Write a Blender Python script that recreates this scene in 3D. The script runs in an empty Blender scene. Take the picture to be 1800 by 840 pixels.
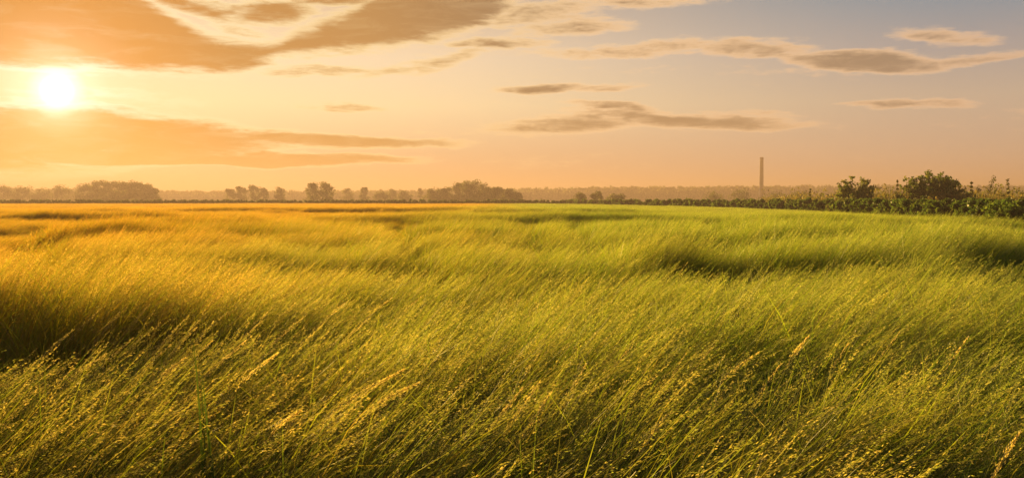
import bpy, math, random
import numpy as np

# ------------------------------------------------------------------ camera, exposure
scn = bpy.context.scene
col = scn.collection
EYE = 1.75                       # eye height above the soil
FPX = 1559.0                     # focal length in pixels of the 1800 px wide photograph
PITCH = math.atan(68.0 / FPX)    # the horizon lies a little above the centre
cam_d = bpy.data.cameras.new('camera')
cam = bpy.data.objects.new('camera', cam_d)
col.objects.link(cam)
cam.location = (0, 0, EYE)
cam.rotation_euler = (math.pi / 2 - PITCH, 0, 0)
cam_d.sensor_width = 36.0
cam_d.lens = FPX / 1800 * 36.0
cam_d.clip_start = 0.05
cam_d.clip_end = 20000
scn.camera = cam
scn.view_settings.view_transform = 'Standard'
scn.view_settings.look = 'None'
scn.view_settings.exposure = 1.7
scn.view_settings.gamma = 1.0
scn.cycles.use_denoising = True
scn.cycles.max_bounces = 5
scn.cycles.diffuse_bounces = 2
scn.cycles.transmission_bounces = 3
scn.cycles.volume_bounces = 1
scn.cycles.transparent_max_bounces = 8
scn.cycles.sample_clamp_indirect = 4.0


def ray(px, py):
    """direction of a photograph pixel in the world"""
    x, y, z = (px - 900) / FPX, 1.0, (420 - py) / FPX
    c, s = math.cos(-PITCH), math.sin(-PITCH)
    v = np.array((x, y * c - z * s, y * s + z * c))
    return v / np.linalg.norm(v)


def at_z(px, py, z):
    r = ray(px, py)
    t = (z - EYE) / r[2]
    return np.array((0, 0, EYE)) + r * t


def at_d(px, py, d):
    r = ray(px, py)
    return np.array((0, 0, EYE)) + r * (d / r[1])


def azel(px, py):
    r = ray(px, py)
    return math.degrees(math.atan2(r[0], r[1])), math.degrees(math.asin(r[2]))


# ------------------------------------------------------------------ sun and sky
SUN_DIR = ray(100, 160)
SUN_AZ, SUN_EL = azel(100, 160)
sun_d = bpy.data.lights.new('sun', 'SUN')
sun = bpy.data.objects.new('sun', sun_d)
col.objects.link(sun)
sun_d.energy = 5.0
sun_d.angle = math.radians(0.5)
sun_d.color = (1.0, 0.75, 0.34)
import mathutils
SUN_LAMP = ray(100, 125)        # the bright part of the sky round the sun reaches up to the cloud's edge
sun.rotation_euler = mathutils.Vector(SUN_LAMP).to_track_quat('Z', 'Y').to_euler()
sun.location = (0, 0, 60)


def lin(r, g, b):
    f = lambda c: (c / 12.92 if c <= 0.04045 else ((c + 0.055) / 1.055) ** 2.4)
    return (f(r / 255), f(g / 255), f(b / 255), 1.0)


class NT:
    """small helper to write node graphs as expressions"""
    def __init__(s, tree):
        s.t = tree

    def new(s, kind, **kw):
        n = s.t.nodes.new(kind)
        for k, v in kw.items():
            setattr(n, k, v)
        return n

    def put(s, inp, v):
        if isinstance(v, bpy.types.NodeSocket):
            s.t.links.new(v, inp)
        else:
            inp.default_value = v

    def m(s, op, a, b=0.0, c=None, clamp=False):
        n = s.new('ShaderNodeMath', operation=op, use_clamp=clamp)
        s.put(n.inputs[0], a)
        s.put(n.inputs[1], b)
        if c is not None:
            s.put(n.inputs[2], c)
        return n.outputs[0]

    def vm(s, op, a, b=None, out=0):
        n = s.new('ShaderNodeVectorMath', operation=op)
        s.put(n.inputs[0], a)
        if b is not None:
            s.put(n.inputs[1], b)
        return n.outputs[out]

    def ramp(s, f, stops, interp='LINEAR'):
        n = s.new('ShaderNodeValToRGB')
        n.color_ramp.interpolation = interp
        e = n.color_ramp.elements
        while len(e) < len(stops):
            e.new(0.5)
        for i, (p, c) in enumerate(stops):
            e[i].position = p
            e[i].color = c
        s.put(n.inputs[0], f)
        return n.outputs[0]

    def mix(s, f, a, b, blend='MIX'):
        n = s.new('ShaderNodeMix', data_type='RGBA', blend_type=blend)
        s.put(n.inputs[0], f)
        s.put(n.inputs[6], a)
        s.put(n.inputs[7], b)
        return n.outputs[2]

    def step(s, x, lo, hi):
        n = s.new('ShaderNodeMapRange', interpolation_type='SMOOTHSTEP')
        s.put(n.inputs[0], x)
        s.put(n.inputs[1], lo)
        s.put(n.inputs[2], hi)
        return n.outputs[0]

    def noise(s, vec, scale, detail=4, rough=0.55, dist=0.0, col=False):
        n = s.new('ShaderNodeTexNoise')
        s.put(n.inputs['Vector'], vec)
        n.inputs['Scale'].default_value = scale
        n.inputs['Detail'].default_value = detail
        n.inputs['Roughness'].default_value = rough
        n.inputs['Distortion'].default_value = dist
        return n.outputs[1] if col else n.outputs[0]

    def curve(s, x, pts):
        """piecewise curve through (x, y) points (given in 0..1)"""
        n = s.new('ShaderNodeFloatCurve')
        c = n.mapping.curves[0]
        n.mapping.use_clip = False
        while len(c.points) < len(pts):
            c.points.new(0.5, 0.5)
        for p, (a, b) in zip(c.points, pts):
            p.location = (a, b)
            p.handle_type = 'AUTO'
        n.mapping.update()
        s.put(n.inputs['Value'], x)
        return n.outputs[0]

    def combine(s, x, y, z):
        n = s.new('ShaderNodeCombineXYZ')
        s.put(n.inputs[0], x)
        s.put(n.inputs[1], y)
        s.put(n.inputs[2], z)
        return n.outputs[0]


world = bpy.data.worlds.new('World')
scn.world = world
world.use_nodes = True
wt = world.node_tree
wt.nodes.clear()
W = NT(wt)


def build_sky():
    geo = W.new('ShaderNodeTexCoord')
    d = W.vm('NORMALIZE', geo.outputs['Generated'])
    sep = W.new('ShaderNodeSeparateXYZ')
    W.put(sep.inputs[0], d)
    dx, dy, dz = sep.outputs
    az = W.m('MULTIPLY', W.m('ARCTAN2', dx, dy), 57.29578)
    el = W.m('MULTIPLY', W.m('ARCSINE', dz), 57.29578)
    dot = W.vm('DOT_PRODUCT', d, tuple(SUN_DIR), out=1)
    th = W.m('MULTIPLY', W.m('ARCCOSINE', W.m('MINIMUM', dot, 1.0)), 57.29578)   # degrees from the sun
    # clear sky: one ramp with height for the side away from the sun, one for the sun's side
    h = W.m('DIVIDE', el, 90.0, clamp=True)
    e = lambda deg: deg / 90.0
    cool = W.ramp(h, [(e(0), lin(194, 158, 138)), (e(2.5), lin(198, 171, 150)), (e(6), lin(194, 176, 156)),
                      (e(9), lin(162, 158, 158)), (e(13), lin(98, 139, 162)), (e(30), lin(98, 122, 158)),
                      (e(90), lin(70, 95, 140))])
    warm = W.ramp(h, [(e(0), lin(204, 152, 114)), (e(2.5), lin(216, 178, 142)), (e(6), lin(252, 227, 178)),
                      (e(9), lin(246, 222, 186)), (e(13), lin(214, 184, 154)), (e(30), lin(146, 148, 158)),
                      (e(90), lin(75, 98, 140))])
    f = W.step(th, 56.0, 14.0)
    base = W.mix(f, cool, warm)
    # glow round the sun
    glow = W.ramp(W.m('DIVIDE', th, 30.0, clamp=True),
                  [(0.0, (1, 1, 1, 1)), (0.07, (.80, .80, .80, 1)), (0.2, (.36, .36, .36, 1)),
                   (0.5, (.08, .08, .08, 1)), (1.0, (0, 0, 0, 1))], 'EASE')
    base = W.mix(W.m('MULTIPLY', glow, 0.6), base, lin(255, 232, 180))
    # clouds ---------------------------------------------------------
    wv = W.combine(W.m('MULTIPLY', az, 0.13), W.m('MULTIPLY', el, 0.62), 0.0)
    n1 = W.noise(wv, 1.0, 7, 0.58, 0.4)
    n2 = W.noise(W.vm('ADD', wv, (7.3, 3.1, 0.0)), 0.9, 5, 0.55, 0.3)
    n3 = W.noise(W.combine(W.m('MULTIPLY', az, 0.5), W.m('MULTIPLY', el, 2.2), 2.0), 1.0, 5, 0.6)
    caz = W.m('ADD', az, W.m('MULTIPLY', W.m('SUBTRACT', n2, 0.5), 6.0))
    cel = W.m('ADD', el, W.m('MULTIPLY', W.m('SUBTRACT', n1, 0.5), 1.5))
    cv = W.combine(caz, cel, 0.0)
    dens = None
    CL = [  # px, py, half width px, half height px, tilt (deg), strength
        (190, 235, 300, 44, -3, 1.6), (20, 245, 200, 48, 0, 1.5), (580, 247, 250, 15, -1, 1.45), (340, 279, 420, 15, 0, 1.7), (-250, 280, 420, 30, 0, 1.1),
        (1210, 210, 240, 17, -4, 1.0), (1000, 218, 180, 20, 3, .75), (1090, 188, 90, 9, -5, .8),
        (950, 158, 110, 12, 1, .95), (1070, 155, 70, 8, 3, .5),
        (1530, 108, 150, 19, -4, 1.25), (1340, 88, 110, 16, -3, .7), (1130, 88, 250, 14, 1, .5), (885, 78, 90, 14, 0, .8),
        (1650, 64, 80, 17, -8, .7), (1720, 104, 90, 8, 4, .5),
        (1590, 185, 110, 8, 0, .7), (600, 188, 85, 8, -2, .65),
        (470, 22, 88, 26, 4, 1.05), (340, 10, 110, 20, -12, .9), (610, -6, 140, 20, 4, 1.0), (420, 52, 70, 10, -6, .55),
        (560, 127, 120, 12, 2, .65), (960, 20, 170, 24, 6, .55), (1000, 48, 120, 15, 3, .6), (1150, 8, 120, 10, -3, .5),
        (760, 112, 160, 14, 12, .45), (2100, 200, 200, 16, 2, .8),
    ]
    for (px, py, a, b, tilt, s) in CL:
        a0, e0 = azel(px, py)
        k = math.degrees(1 / FPX)
        mp = W.new('ShaderNodeMapping', vector_type='TEXTURE')
        W.put(mp.inputs['Vector'], cv)
        mp.inputs['Location'].default_value = (a0, e0, 0)
        mp.inputs['Rotation'].default_value = (0, 0, math.radians(tilt))
        mp.inputs['Scale'].default_value = (a * k, b * k, 1)
        r = W.vm('LENGTH', mp.outputs[0], out=1)
        q = W.m('MULTIPLY', W.m('SUBTRACT', 1.0, W.m('MULTIPLY', r, r)), s)
        dens = q if dens is None else W.m('MAXIMUM', dens, q)
    # the big bank at the upper left: between a lower and an upper edge
    lo_px = [(-700, 20), (-300, 90), (0, 128), (200, 133), (420, 137), (500, 112), (700, 88), (860, 50), (920, 10), (960, -40)]
    hi_px = [(-700, -400), (0, -260), (200, -60), (285, 4), (345, 40), (425, 62), (478, 62), (525, 40), (600, 18), (690, -40), (960, -160)]
    R0, R1, S0, S1 = -60.0, 20.0, 0.0, 40.0

    def edge(pts):
        p = [azel(x, y) for x, y in pts]
        return [((a - R0) / (R1 - R0), (b - S0) / (S1 - S0)) for a, b in p]
    ax = W.m('DIVIDE', W.m('SUBTRACT', W.m('ADD', az, W.m('MULTIPLY', W.m('SUBTRACT', n2, 0.5), 1.6)), R0), R1 - R0, clamp=True)
    ce2 = W.m('ADD', el, W.m('ADD', W.m('MULTIPLY', W.m('SUBTRACT', n1, 0.5), 0.9), W.m('MULTIPLY', W.m('SUBTRACT', n3, 0.5), 0.35)))
    lo = W.m('MULTIPLY', W.curve(ax, edge(lo_px)), S1)
    hi = W.m('MULTIPLY', W.curve(ax, edge(hi_px)), S1)
    bank = W.m('DIVIDE', W.m('MINIMUM', W.m('SUBTRACT', ce2, lo), W.m('SUBTRACT', hi, ce2)), 0.9)
    side = W.m('MULTIPLY', W.m('SUBTRACT', 19.0 - 18.0, az), 0.5)
    bank = W.m('MINIMUM', W.m('MINIMUM', bank, 1.3), side)
    # loose streaks everywhere else in the sky
    pz = W.m('ADD', W.m('ABSOLUTE', dz), 0.12)
    pc = W.combine(W.m('DIVIDE', dx, pz), W.m('DIVIDE', dy, pz), 0.0)
    n4 = W.noise(W.vm('MULTIPLY', pc, (0.55, 1.0, 1.0)), 0.75, 7, 0.58, 0.6)
    loose = W.m('MULTIPLY', W.m('SUBTRACT', n4, 0.60), 3.2)
    dens = W.m('MAXIMUM', W.m('MAXIMUM', dens, bank), loose)
    n5 = W.noise(W.combine(W.m('MULTIPLY', az, 0.9), W.m('MULTIPLY', el, 5.0), 5.0), 1.0, 6, 0.65, 0.6)
    dens = W.m('ADD', dens, W.m('ADD', W.m('MULTIPLY', W.m('SUBTRACT', n3, 0.5), 0.7), W.m('MULTIPLY', W.m('SUBTRACT', n5, 0.5), 0.8)))
    t = W.m('DIVIDE', th, 60.0, clamp=True)
    rim = W.ramp(t, [(0, (1.4, 1.3, 1.1, 1)), (.07, (1.12, .95, .62, 1)), (.16, lin(255, 236, 185)), (.3, lin(255, 226, 166)), (.55, lin(255, 214, 164)), (1, lin(238, 196, 160))])
    core = W.ramp(t, [(0, lin(238, 168, 56)), (.06, lin(216, 132, 26)), (.17, lin(176, 114, 36)), (.3, lin(172, 122, 62)), (.48, lin(136, 108, 80)),
                      (.7, lin(158, 130, 102)), (1, lin(144, 126, 112))])
    n6 = W.noise(W.combine(W.m('MULTIPLY', az, 0.30), W.m('MULTIPLY', el, 1.5), 9.0), 1.0, 7, 0.62, 0.8)
    dens = W.m('ADD', dens, W.m('MULTIPLY', W.m('SUBTRACT', n6, 0.5), 0.9))
    lit = W.m('MULTIPLY_ADD', n5, 0.9, 0.55, clamp=True)
    c1 = W.mix(W.m('MULTIPLY', W.step(dens, -0.15, 0.50), lit), base, rim)
    c2 = W.mix(W.m('MULTIPLY', W.step(dens, 0.10, 1.05), W.m('MULTIPLY_ADD', n6, 0.7, 0.64, clamp=True)), c1, core)
    # the far low air: lose the clouds at the horizon
    c2 = W.mix(W.step(el, 1.8, 0.3), c2, base)
    # disc
    disc = W.ramp(W.m('DIVIDE', th, 5.0, clamp=True), [(0, (1, 1, 1, 1)), (.10, (1, 1, 1, 1)), (.20, (.46, .46, .46, 1)), (.32, (.17, .17, .17, 1)), (.55, (.05, .05, .05, 1)), (1, (0, 0, 0, 1))])
    c3 = W.mix(disc, c2, (2.6, 2.3, 1.9, 1))
    # below the horizon the sky only mirrors the land's tone
    c3 = W.mix(W.step(el, 0.0, -1.0), c3, lin(120, 105, 50))
    bg = W.new('ShaderNodeBackground')
    W.put(bg.inputs[0], c3)
    bg.inputs[1].default_value = 0.30
    ns = W.new('ShaderNodeTexSky', sky_type='NISHITA')
    ns.sun_disc = False
    ns.sun_elevation = math.radians(SUN_EL)
    ns.sun_rotation = math.radians(SUN_AZ)
    bg2 = W.new('ShaderNodeBackground')
    W.put(bg2.inputs[0], ns.outputs[0])
    bg2.inputs[1].default_value = 0.05
    add = W.new('ShaderNodeMixShader')
    add.inputs[0].default_value = 0.04
    W.put(add.inputs[1], bg.outputs[0])
    W.put(add.inputs[2], bg2.outputs[0])
    out = W.new('ShaderNodeOutputWorld')
    W.put(out.inputs[0], add.outputs[0])


build_sky()

# ------------------------------------------------------------------ helpers
rng = np.random.default_rng(7)


def tag(o, label=None, cat=None, group=None, kind=None):
    if label: o['label'] = label
    if cat: o['category'] = cat
    if group: o['group'] = group
    if kind: o['kind'] = kind
    return o


def empty(name, loc=(0, 0, 0), rz=0.0):
    o = bpy.data.objects.new(name, None)
    o.empty_display_size = 0.3
    o.location = loc
    o.rotation_euler = (0, 0, rz)
    col.objects.link(o)
    return o


class MB:
    """collects vertices, faces and one colour per vertex, then links them as one mesh"""
    def __init__(s):
        s.v, s.f, s.c, s.n = [], [], [], 0

    def add(s, v, faces, c=(0.5, 0.5, 0.5)):
        v = np.asarray(v, float).reshape(-1, 3)
        c = np.asarray(c, float)
        if c.ndim == 1:
            c = np.tile(c[:3], (len(v), 1))
        s.v.append(v)
        s.c.append(c[:, :3])
        for F in (faces if isinstance(faces, list) else [faces]):
            s.f.append(np.asarray(F) + s.n)
        s.n += len(v)

    def tube(s, pts, rad, sides=6, c=(0.5, 0.5, 0.5), cap=True):
        pts = np.asarray(pts, float)
        k = len(pts)
        rad = np.broadcast_to(np.asarray(rad, float), (k,))
        tan = np.gradient(pts, axis=0)
        tan /= np.linalg.norm(tan, axis=1)[:, None] + 1e-9
        ref = np.array((0.31, 0.95, 0.05))
        a = np.cross(tan, ref)
        a /= np.linalg.norm(a, axis=1)[:, None] + 1e-9
        b = np.cross(tan, a)
        th = np.arange(sides) * 2 * math.pi / sides
        v = (pts[:, None] + rad[:, None, None] * (a[:, None] * np.cos(th)[None, :, None] + b[:, None] * np.sin(th)[None, :, None])).reshape(-1, 3)
        i = np.arange(k - 1)[:, None] * sides
        j = np.arange(sides)[None]
        j2 = (j + 1) % sides
        q = np.stack((i + j, i + j2, i + sides + j2, i + sides + j), -1).reshape(-1, 4)
        fs = [q]
        if cap:
            fs += [np.arange(sides)[None, ::-1], (np.arange(sides) + (k - 1) * sides)[None]]
        s.add(v, fs, c)

    def mesh(s, name, mat):
        me = bpy.data.meshes.new(name)
        v = np.concatenate(s.v)
        loops, starts, p = [], [], 0
        for F in s.f:
            m_, w = F.shape
            loops.append(F.ravel())
            starts.append(p + np.arange(m_) * w)
            p += m_ * w
        loops = np.concatenate(loops)
        starts = np.concatenate(starts)
        me.vertices.add(len(v))
        me.vertices.foreach_set('co', v.astype(np.float32).ravel())
        me.loops.add(len(loops))
        me.loops.foreach_set('vertex_index', loops.astype(np.int32))
        me.polygons.add(len(starts))
        me.polygons.foreach_set('loop_start', starts.astype(np.int32))
        me.update(calc_edges=True)
        me.validate()
        at = me.attributes.new('tone', 'FLOAT_COLOR', 'POINT')
        c = np.ones((len(v), 4), np.float32)
        c[:, :3] = np.concatenate(s.c)
        at.data.foreach_set('color', c.ravel())
        if mat: me.materials.append(mat)
        return me

    def build(s, name, mat, parent=None, smooth=False):
        me = s.mesh(name, mat)
        if smooth:
            me.polygons.foreach_set('use_smooth', np.ones(len(me.polygons), bool))
        o = bpy.data.objects.new(name, me)
        col.objects.link(o)
        if parent: o.parent = parent
        return o


# value noise on the ground plane -------------------------------------------
_tab = np.random.default_rng(11).random((256, 256))


def vnoise(x, y):
    xi, yi = np.floor(x).astype(int), np.floor(y).astype(int)
    fx, fy = x - xi, y - yi
    fx, fy = fx * fx * (3 - 2 * fx), fy * fy * (3 - 2 * fy)
    g = lambda a, b: _tab[a & 255, b & 255]
    return ((g(xi, yi) * (1 - fx) + g(xi + 1, yi) * fx) * (1 - fy) + (g(xi, yi + 1) * (1 - fx) + g(xi + 1, yi + 1) * fx) * fy) - 0.5


def ground_z(x, y):
    r = np.hypot(x, y)
    fade = np.clip((90 - r) / 60, 0, 1)
    return 0.05 * fade * (vnoise(x / 5.1 + 3, y / 3.2 + 9) + 0.5 * vnoise(x / 2.1 + 31, y / 1.7))


# the hedge runs along the right of the field and turns left along its far edge
HEDGE = [(26.0, 14.0), (27.6, 47.0), (31.0, 64.0), (37.5, 103.0), (36.5, 145.0), (28.0, 200.0), (15.0, 250.0)]
CANOPY = 0.84
# where the wind has laid the grass down: pixel of the dip, half width and depth in metres
DIPS = []
for (px, py, hw, hd, dep) in [
    (30, 604, .66, .55, .85), (-170, 595, .8, .55, .8), (240, 565, .5, .25, .30), (440, 530, .6, .18, .15), (640, 524, .9, .18, .18),
    (780, 518, .8, .22, .2), (880, 490, 1.6, .45, .42), (700, 482, 1.3, .4, .28), (1010, 490, .8, .35, .3), (1100, 500, .5, .4, .30), (1200, 478, .9, .6, .48),
    (1330, 476, 1.3, .5, .44), (1500, 474, 1.6, .5, .40), (1720, 462, 1.3, .8, .60), (1830, 466, 1.2, .8, .55), (170, 505, 1.0, .35, .28), (330, 470, 1.1, .4, .2),
    (720, 442, 2.2, .6, .34), (940, 438, 1.6, .6, .3), (1080, 442, 1.4, .55, .34), (1420, 436, 2.6, .7, .46), (1600, 432, 1.8, .7, .32),
    (830, 420, 2.6, .8, .36), (300, 416, 3.0, 1.0, .5), (420, 408, 2.0, 1.0, .25), (560, 398, 6.0, 1.5, .48), (720, 394, 4.0, 1.5, .4), (960, 388, 8.5, 2.0, .60), (1080, 390, 5.0, 1.8, .45),
    (1130, 410, 3.4, 1.1, .36), (1250, 415, 2.0, .9, .25), (200, 384, 6.0, 2.0, .35), (1620, 394, 5.0, 1.6, .34), (1480, 384, 6.0, 2.2, .3), (600, 370, 12., 4., .45), (330, 372, 9., 4., .35), (800, 372, 12, 4., .35),
    (1330, 612, .45, .22, .40), (1210, 612, .35, .2, .36), (1080, 622, .4, .22, .34), (1560, 606, .6, .25, .36), (1730, 600, .6, .25, .40), (1250, 600, .7, .2, .2),
    (950, 690, .34, .22, .36), (1640, 640, .18, .12, .40), (565, 738, .20, .20, .40), (650, 770, .2, .2, .25),
    (1120, 690, .3, .2, .2), (760, 800, .5, .2, .25), (1550, 800, .5, .2, .28), (1720, 780, .4, .2, .2), (1030, 790, .3, .15, .2)]:
    p = at_z(px, py, CANOPY - 0.04)
    DIPS.append((p[0], p[1], hw * 1.3, hd * 1.3, dep * 1.5))

_r = np.random.default_rng(23)
for _ in range(230):                       # lesser gust lines all over the field
    py = 352 + 1050 / _r.uniform(4.2, 42)
    p = at_z(_r.uniform(-100, 1900), py, CANOPY - 0.04)
    DIPS.append((p[0], p[1], _r.uniform(.28, .8) * (.5 + p[1] * .13), _r.uniform(.09, .20) * (1.2 + p[1] * .10), _r.uniform(.14, .42) * np.interp(p[1], (12, 40), (1, .6))))


def smooth01(t):
    t = np.clip(t, 0, 1)
    return t * t * (3 - 2 * t)


def canopy_scale(x, y):
    x, y = np.asarray(x, float), np.asarray(y, float)
    r = np.hypot(x, y)
    w = 0.05 * vnoise(x / 2.6 + 5, y / 1.4 + 2) + 0.02 * vnoise(x / .9, y / .6 + 40)
    w = w + np.clip((r - 8) / 14, 0, 1) * 0.10 * vnoise(x / 9 + 17, y / 4.0 + 8)
    w = w + np.clip((r - 30) / 40, 0, 1) * 0.22 * vnoise(x / 34 + 7, y / 14 + 28)
    s = 1.0 + w
    # the grass lies low in front of each gust line and stands up again behind it
    up, down = np.zeros_like(s), np.zeros_like(s)
    for (a, b, hw, hd, dep) in DIPS:
        u = y - b - 0.45 * hw * vnoise(x / (hw * .6) + a, x * 0 + b)
        across = np.exp(-((x - a) / hw) ** 4)
        front = np.exp(-(np.minimum(u - .1, 0) / (hd * 1.5)) ** 2) * (1 - smooth01((u + .05) / (.2 + .12 * hd)))
        rise = smooth01(u / (.14 + .10 * hd)) * np.exp(-np.maximum(u, 0) / (0.5 + 2.0 * hd))
        k = np.clip(b / 12, .30, 1.6)
        up = np.maximum(up, dep * k * across * 0.80 * rise)
        down = np.maximum(down, dep * k * across * 0.95 * front)
    s = s + np.minimum(up, .50) - np.minimum(down, .68)
    # trodden and in the lee near the camera, to both sides
    for (a, b, hw, hd, dep) in ((-1.7, 2.35, 1.0, .42, .32), (1.95, 2.5, 1.0, .55, .38)):
        s = s - dep * np.exp(-((x - a) / hw) ** 4 - ((y - b) / hd) ** 4)
    # tussocks: short gaps between them
    q = np.clip(r / 9, 1, 4)
    g = vnoise(x / (.62 * q) + 60, y / (.46 * q) + 21) + .5 * vnoise(x / (.27 * q), y / (.22 * q) + 77)
    s = s * (1 - .34 * smooth01((g - .16) / .16)) * (1 + .06 * smooth01((-g - .1) / .2))
    s = s * np.interp(r, (22, 45), (1.0, .88))
    s = s * np.interp(np.interp(y, [p[1] for p in HEDGE], [p[0] for p in HEDGE]) - x, (1.0, 11.0), (.55, 1.0))    # thin headland beside the hedge
    lim = np.interp(np.interp(y, [p[1] for p in HEDGE], [p[0] for p in HEDGE]) - x, (2.0, 16.0), (.7, 1.0))
    return np.clip(s, 0.26, lim * np.interp(r, (14, 50, 110), (1.42, 1.45, 1.12)))


# ------------------------------------------------------------------ materials
def leafy_material(name, trans=0.5, bright=1.0, gloss=0.04, patch=True, tint=(1, 1, 1)):
    """leaf-like: colour from the piece's own tone, varied over the field; light passes through"""
    m = bpy.data.materials.new(name)
    m.use_nodes = True
    t = m.node_tree
    t.nodes.clear()
    N = NT(t)
    a = N.new('ShaderNodeAttribute', attribute_name='tone')
    c = N.mix(1.0, a.outputs['Color'], (bright * tint[0], bright * tint[1], bright * tint[2], 1), 'MULTIPLY')
    if patch:
        oi = N.new('ShaderNodeObjectInfo')
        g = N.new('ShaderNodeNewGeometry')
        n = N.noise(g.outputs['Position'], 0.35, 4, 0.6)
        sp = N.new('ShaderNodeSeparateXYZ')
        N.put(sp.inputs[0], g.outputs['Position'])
        sun_side = N.m('MULTIPLY', N.step(sp.outputs[0], 11.0, -14.0), 0.62)      # sun and haze glow painted into the grass colour, stronger towards the left
        gold_share = N.step(N.m('MULTIPLY_ADD', n, 0.45, sun_side), 0.28, 1.0)
        c = N.mix(gold_share, c, N.mix(1.0, c, (1.70, 0.86, 0.7, 1), 'MULTIPLY'))  # golden tint, in random patches and where the glow is painted
        hs = N.new('ShaderNodeHueSaturation')
        N.put(hs.inputs['Color'], c)
        N.put(hs.inputs['Value'], N.m('ADD', 0.8, N.m('MULTIPLY', oi.outputs['Random'], 0.4)))
        c = hs.outputs[0]
    dif = N.new('ShaderNodeBsdfDiffuse')
    N.put(dif.inputs[0], c)
    tr = N.new('ShaderNodeBsdfTranslucent')
    N.put(tr.inputs[0], N.mix(1.0, c, (2.6, 2.25, 0.8, 1), 'MULTIPLY'))
    mx = N.new('ShaderNodeMixShader')
    mx.inputs[0].default_value = trans
    N.put(mx.inputs[1], dif.outputs[0])
    N.put(mx.inputs[2], tr.outputs[0])
    gl = N.new('ShaderNodeBsdfGlossy')
    gl.inputs['Roughness'].default_value = 0.42
    gl.inputs[0].default_value = (0.9, 0.75, 0.4, 1)
    mg = N.new('ShaderNodeMixShader')
    mg.inputs[0].default_value = gloss
    N.put(mg.inputs[1], mx.outputs[0])
    N.put(mg.inputs[2], gl.outputs[0])
    o = N.new('ShaderNodeOutputMaterial')
    N.put(o.inputs[0], mg.outputs[0])
    return m


def solid_material(name, c0, c1, scale=3.0, rough=0.9, bump=0.2):
    m = bpy.data.materials.new(name)
    m.use_nodes = True
    t = m.node_tree
    N = NT(t)
    b = t.nodes['Principled BSDF']
    g = N.new('ShaderNodeTexCoord')
    n = N.noise(g.outputs['Object'], scale, 6, 0.6)
    N.put(b.inputs['Base Color'], N.ramp(n, [(0.3, (*c0, 1)), (0.7, (*c1, 1))]))
    b.inputs['Roughness'].default_value = rough
    bp = N.new('ShaderNodeBump')
    bp.inputs['Strength'].default_value = bump
    N.put(bp.inputs['Height'], n)
    N.put(b.inputs['Normal'], bp.outputs[0])
    return m


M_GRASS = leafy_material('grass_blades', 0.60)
M_LEAF = leafy_material('leaves', 0.40, gloss=0.02, patch=False)
M_PLUME = leafy_material('plume_husks', 0.62, gloss=0.03, patch=False)
M_BARK = solid_material('bark', (0.05, 0.035, 0.02), (0.10, 0.07, 0.045), 4.0)
M_CONC = solid_material('chimney_concrete', (0.11, 0.065, 0.04), (0.15, 0.09, 0.06), 0.25)
M_PALE = solid_material('pale_render', (0.42, 0.38, 0.32), (0.5, 0.46, 0.4), 0.4)
M_SOIL = solid_material('field_soil', (0.030, 0.032, 0.010), (0.060, 0.058, 0.018), 1.4)


def far_field_material():
    m = bpy.data.materials.new('field_ground')
    m.use_nodes = True
    t = m.node_tree
    N = NT(t)
    b = t.nodes['Principled BSDF']
    g = N.new('ShaderNodeNewGeometry')
    n = N.noise(g.outputs['Position'], 0.02, 8, 0.65)
    n2 = N.noise(g.outputs['Position'], 2.5, 5, 0.65)
    c = N.ramp(n, [(0.3, (0.055, 0.060, 0.012, 1)), (0.7, (0.095, 0.085, 0.022, 1))])
    c = N.mix(N.m('MULTIPLY', n2, 0.8), c, (0.03, 0.035, 0.008, 1))
    N.put(b.inputs['Base Color'], c)
    b.inputs['Roughness'].default_value = 1.0
    b.inputs['Specular IOR Level'].default_value = 0.0
    bp = N.new('ShaderNodeBump')
    bp.inputs['Strength'].default_value = 0.6
    N.put(bp.inputs['Height'], n2)
    N.put(b.inputs['Normal'], bp.outputs[0])
    return m


# ------------------------------------------------------------------ the ground, out to the horizon
def build_ground():
    radii = np.concatenate((np.linspace(0.25, 12, 60), np.geomspace(12.4, 100, 60), np.geomspace(112, 4000, 26)))
    na = 240
    th = np.arange(na) * 2 * math.pi / na
    x = (radii[:, None] * np.cos(th)).ravel()
    y = (radii[:, None] * np.sin(th)).ravel()
    v = np.stack((x, y, ground_z(x, y)), 1)
    v = np.vstack((v, [[0, 0, float(ground_z(np.array(0.), np.array(0.)))]]))
    i = np.arange(len(radii) - 1)[:, None] * na
    j = np.arange(na)[None]
    j2 = (j + 1) % na
    q = np.stack((i + j, i + na + j, i + na + j2, i + j2), -1).reshape(-1, 4)
    c = len(v) - 1
    tri = np.stack((np.full(na, c), np.arange(na), (np.arange(na) + 1) % na), 1)
    b = MB()
    b.add(v, [q, tri])
    o = b.build('ground', far_field_material(), smooth=True)
    tag(o, kind='structure')


build_ground()

# ------------------------------------------------------------------ grass
GREEN = np.array([(0.090, 0.136, 0.010), (0.115, 0.153, 0.011), (0.068, 0.120, 0.010), (0.140, 0.158, 0.012), (0.154, 0.144, 0.017)])
STRAW = np.array([(0.20, 0.205, 0.064), (0.25, 0.240, 0.092), (0.165, 0.188, 0.050), (0.13, 0.168, 0.040)])


def chains(n, r, base, L, phi, t0, t1, seg, p=1.3):
    """n curved centre lines, seg + 1 points each: lean grows from t0 to t1 along the blade"""
    P = np.zeros((n, seg + 1, 3))
    P[:, 0] = base
    D = np.zeros((n, seg + 1, 3))
    for k in range(seg + 1):
        t = t0 + (t1 - t0) * ((k + 0.5) / seg) ** p
        D[:, k] = np.stack((np.sin(t) * np.cos(phi), np.sin(t) * np.sin(phi), np.cos(t)), 1)
        if k < seg:
            P[:, k + 1] = P[:, k] + D[:, k] * (L / seg)[:, None]
    return P, D


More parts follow.
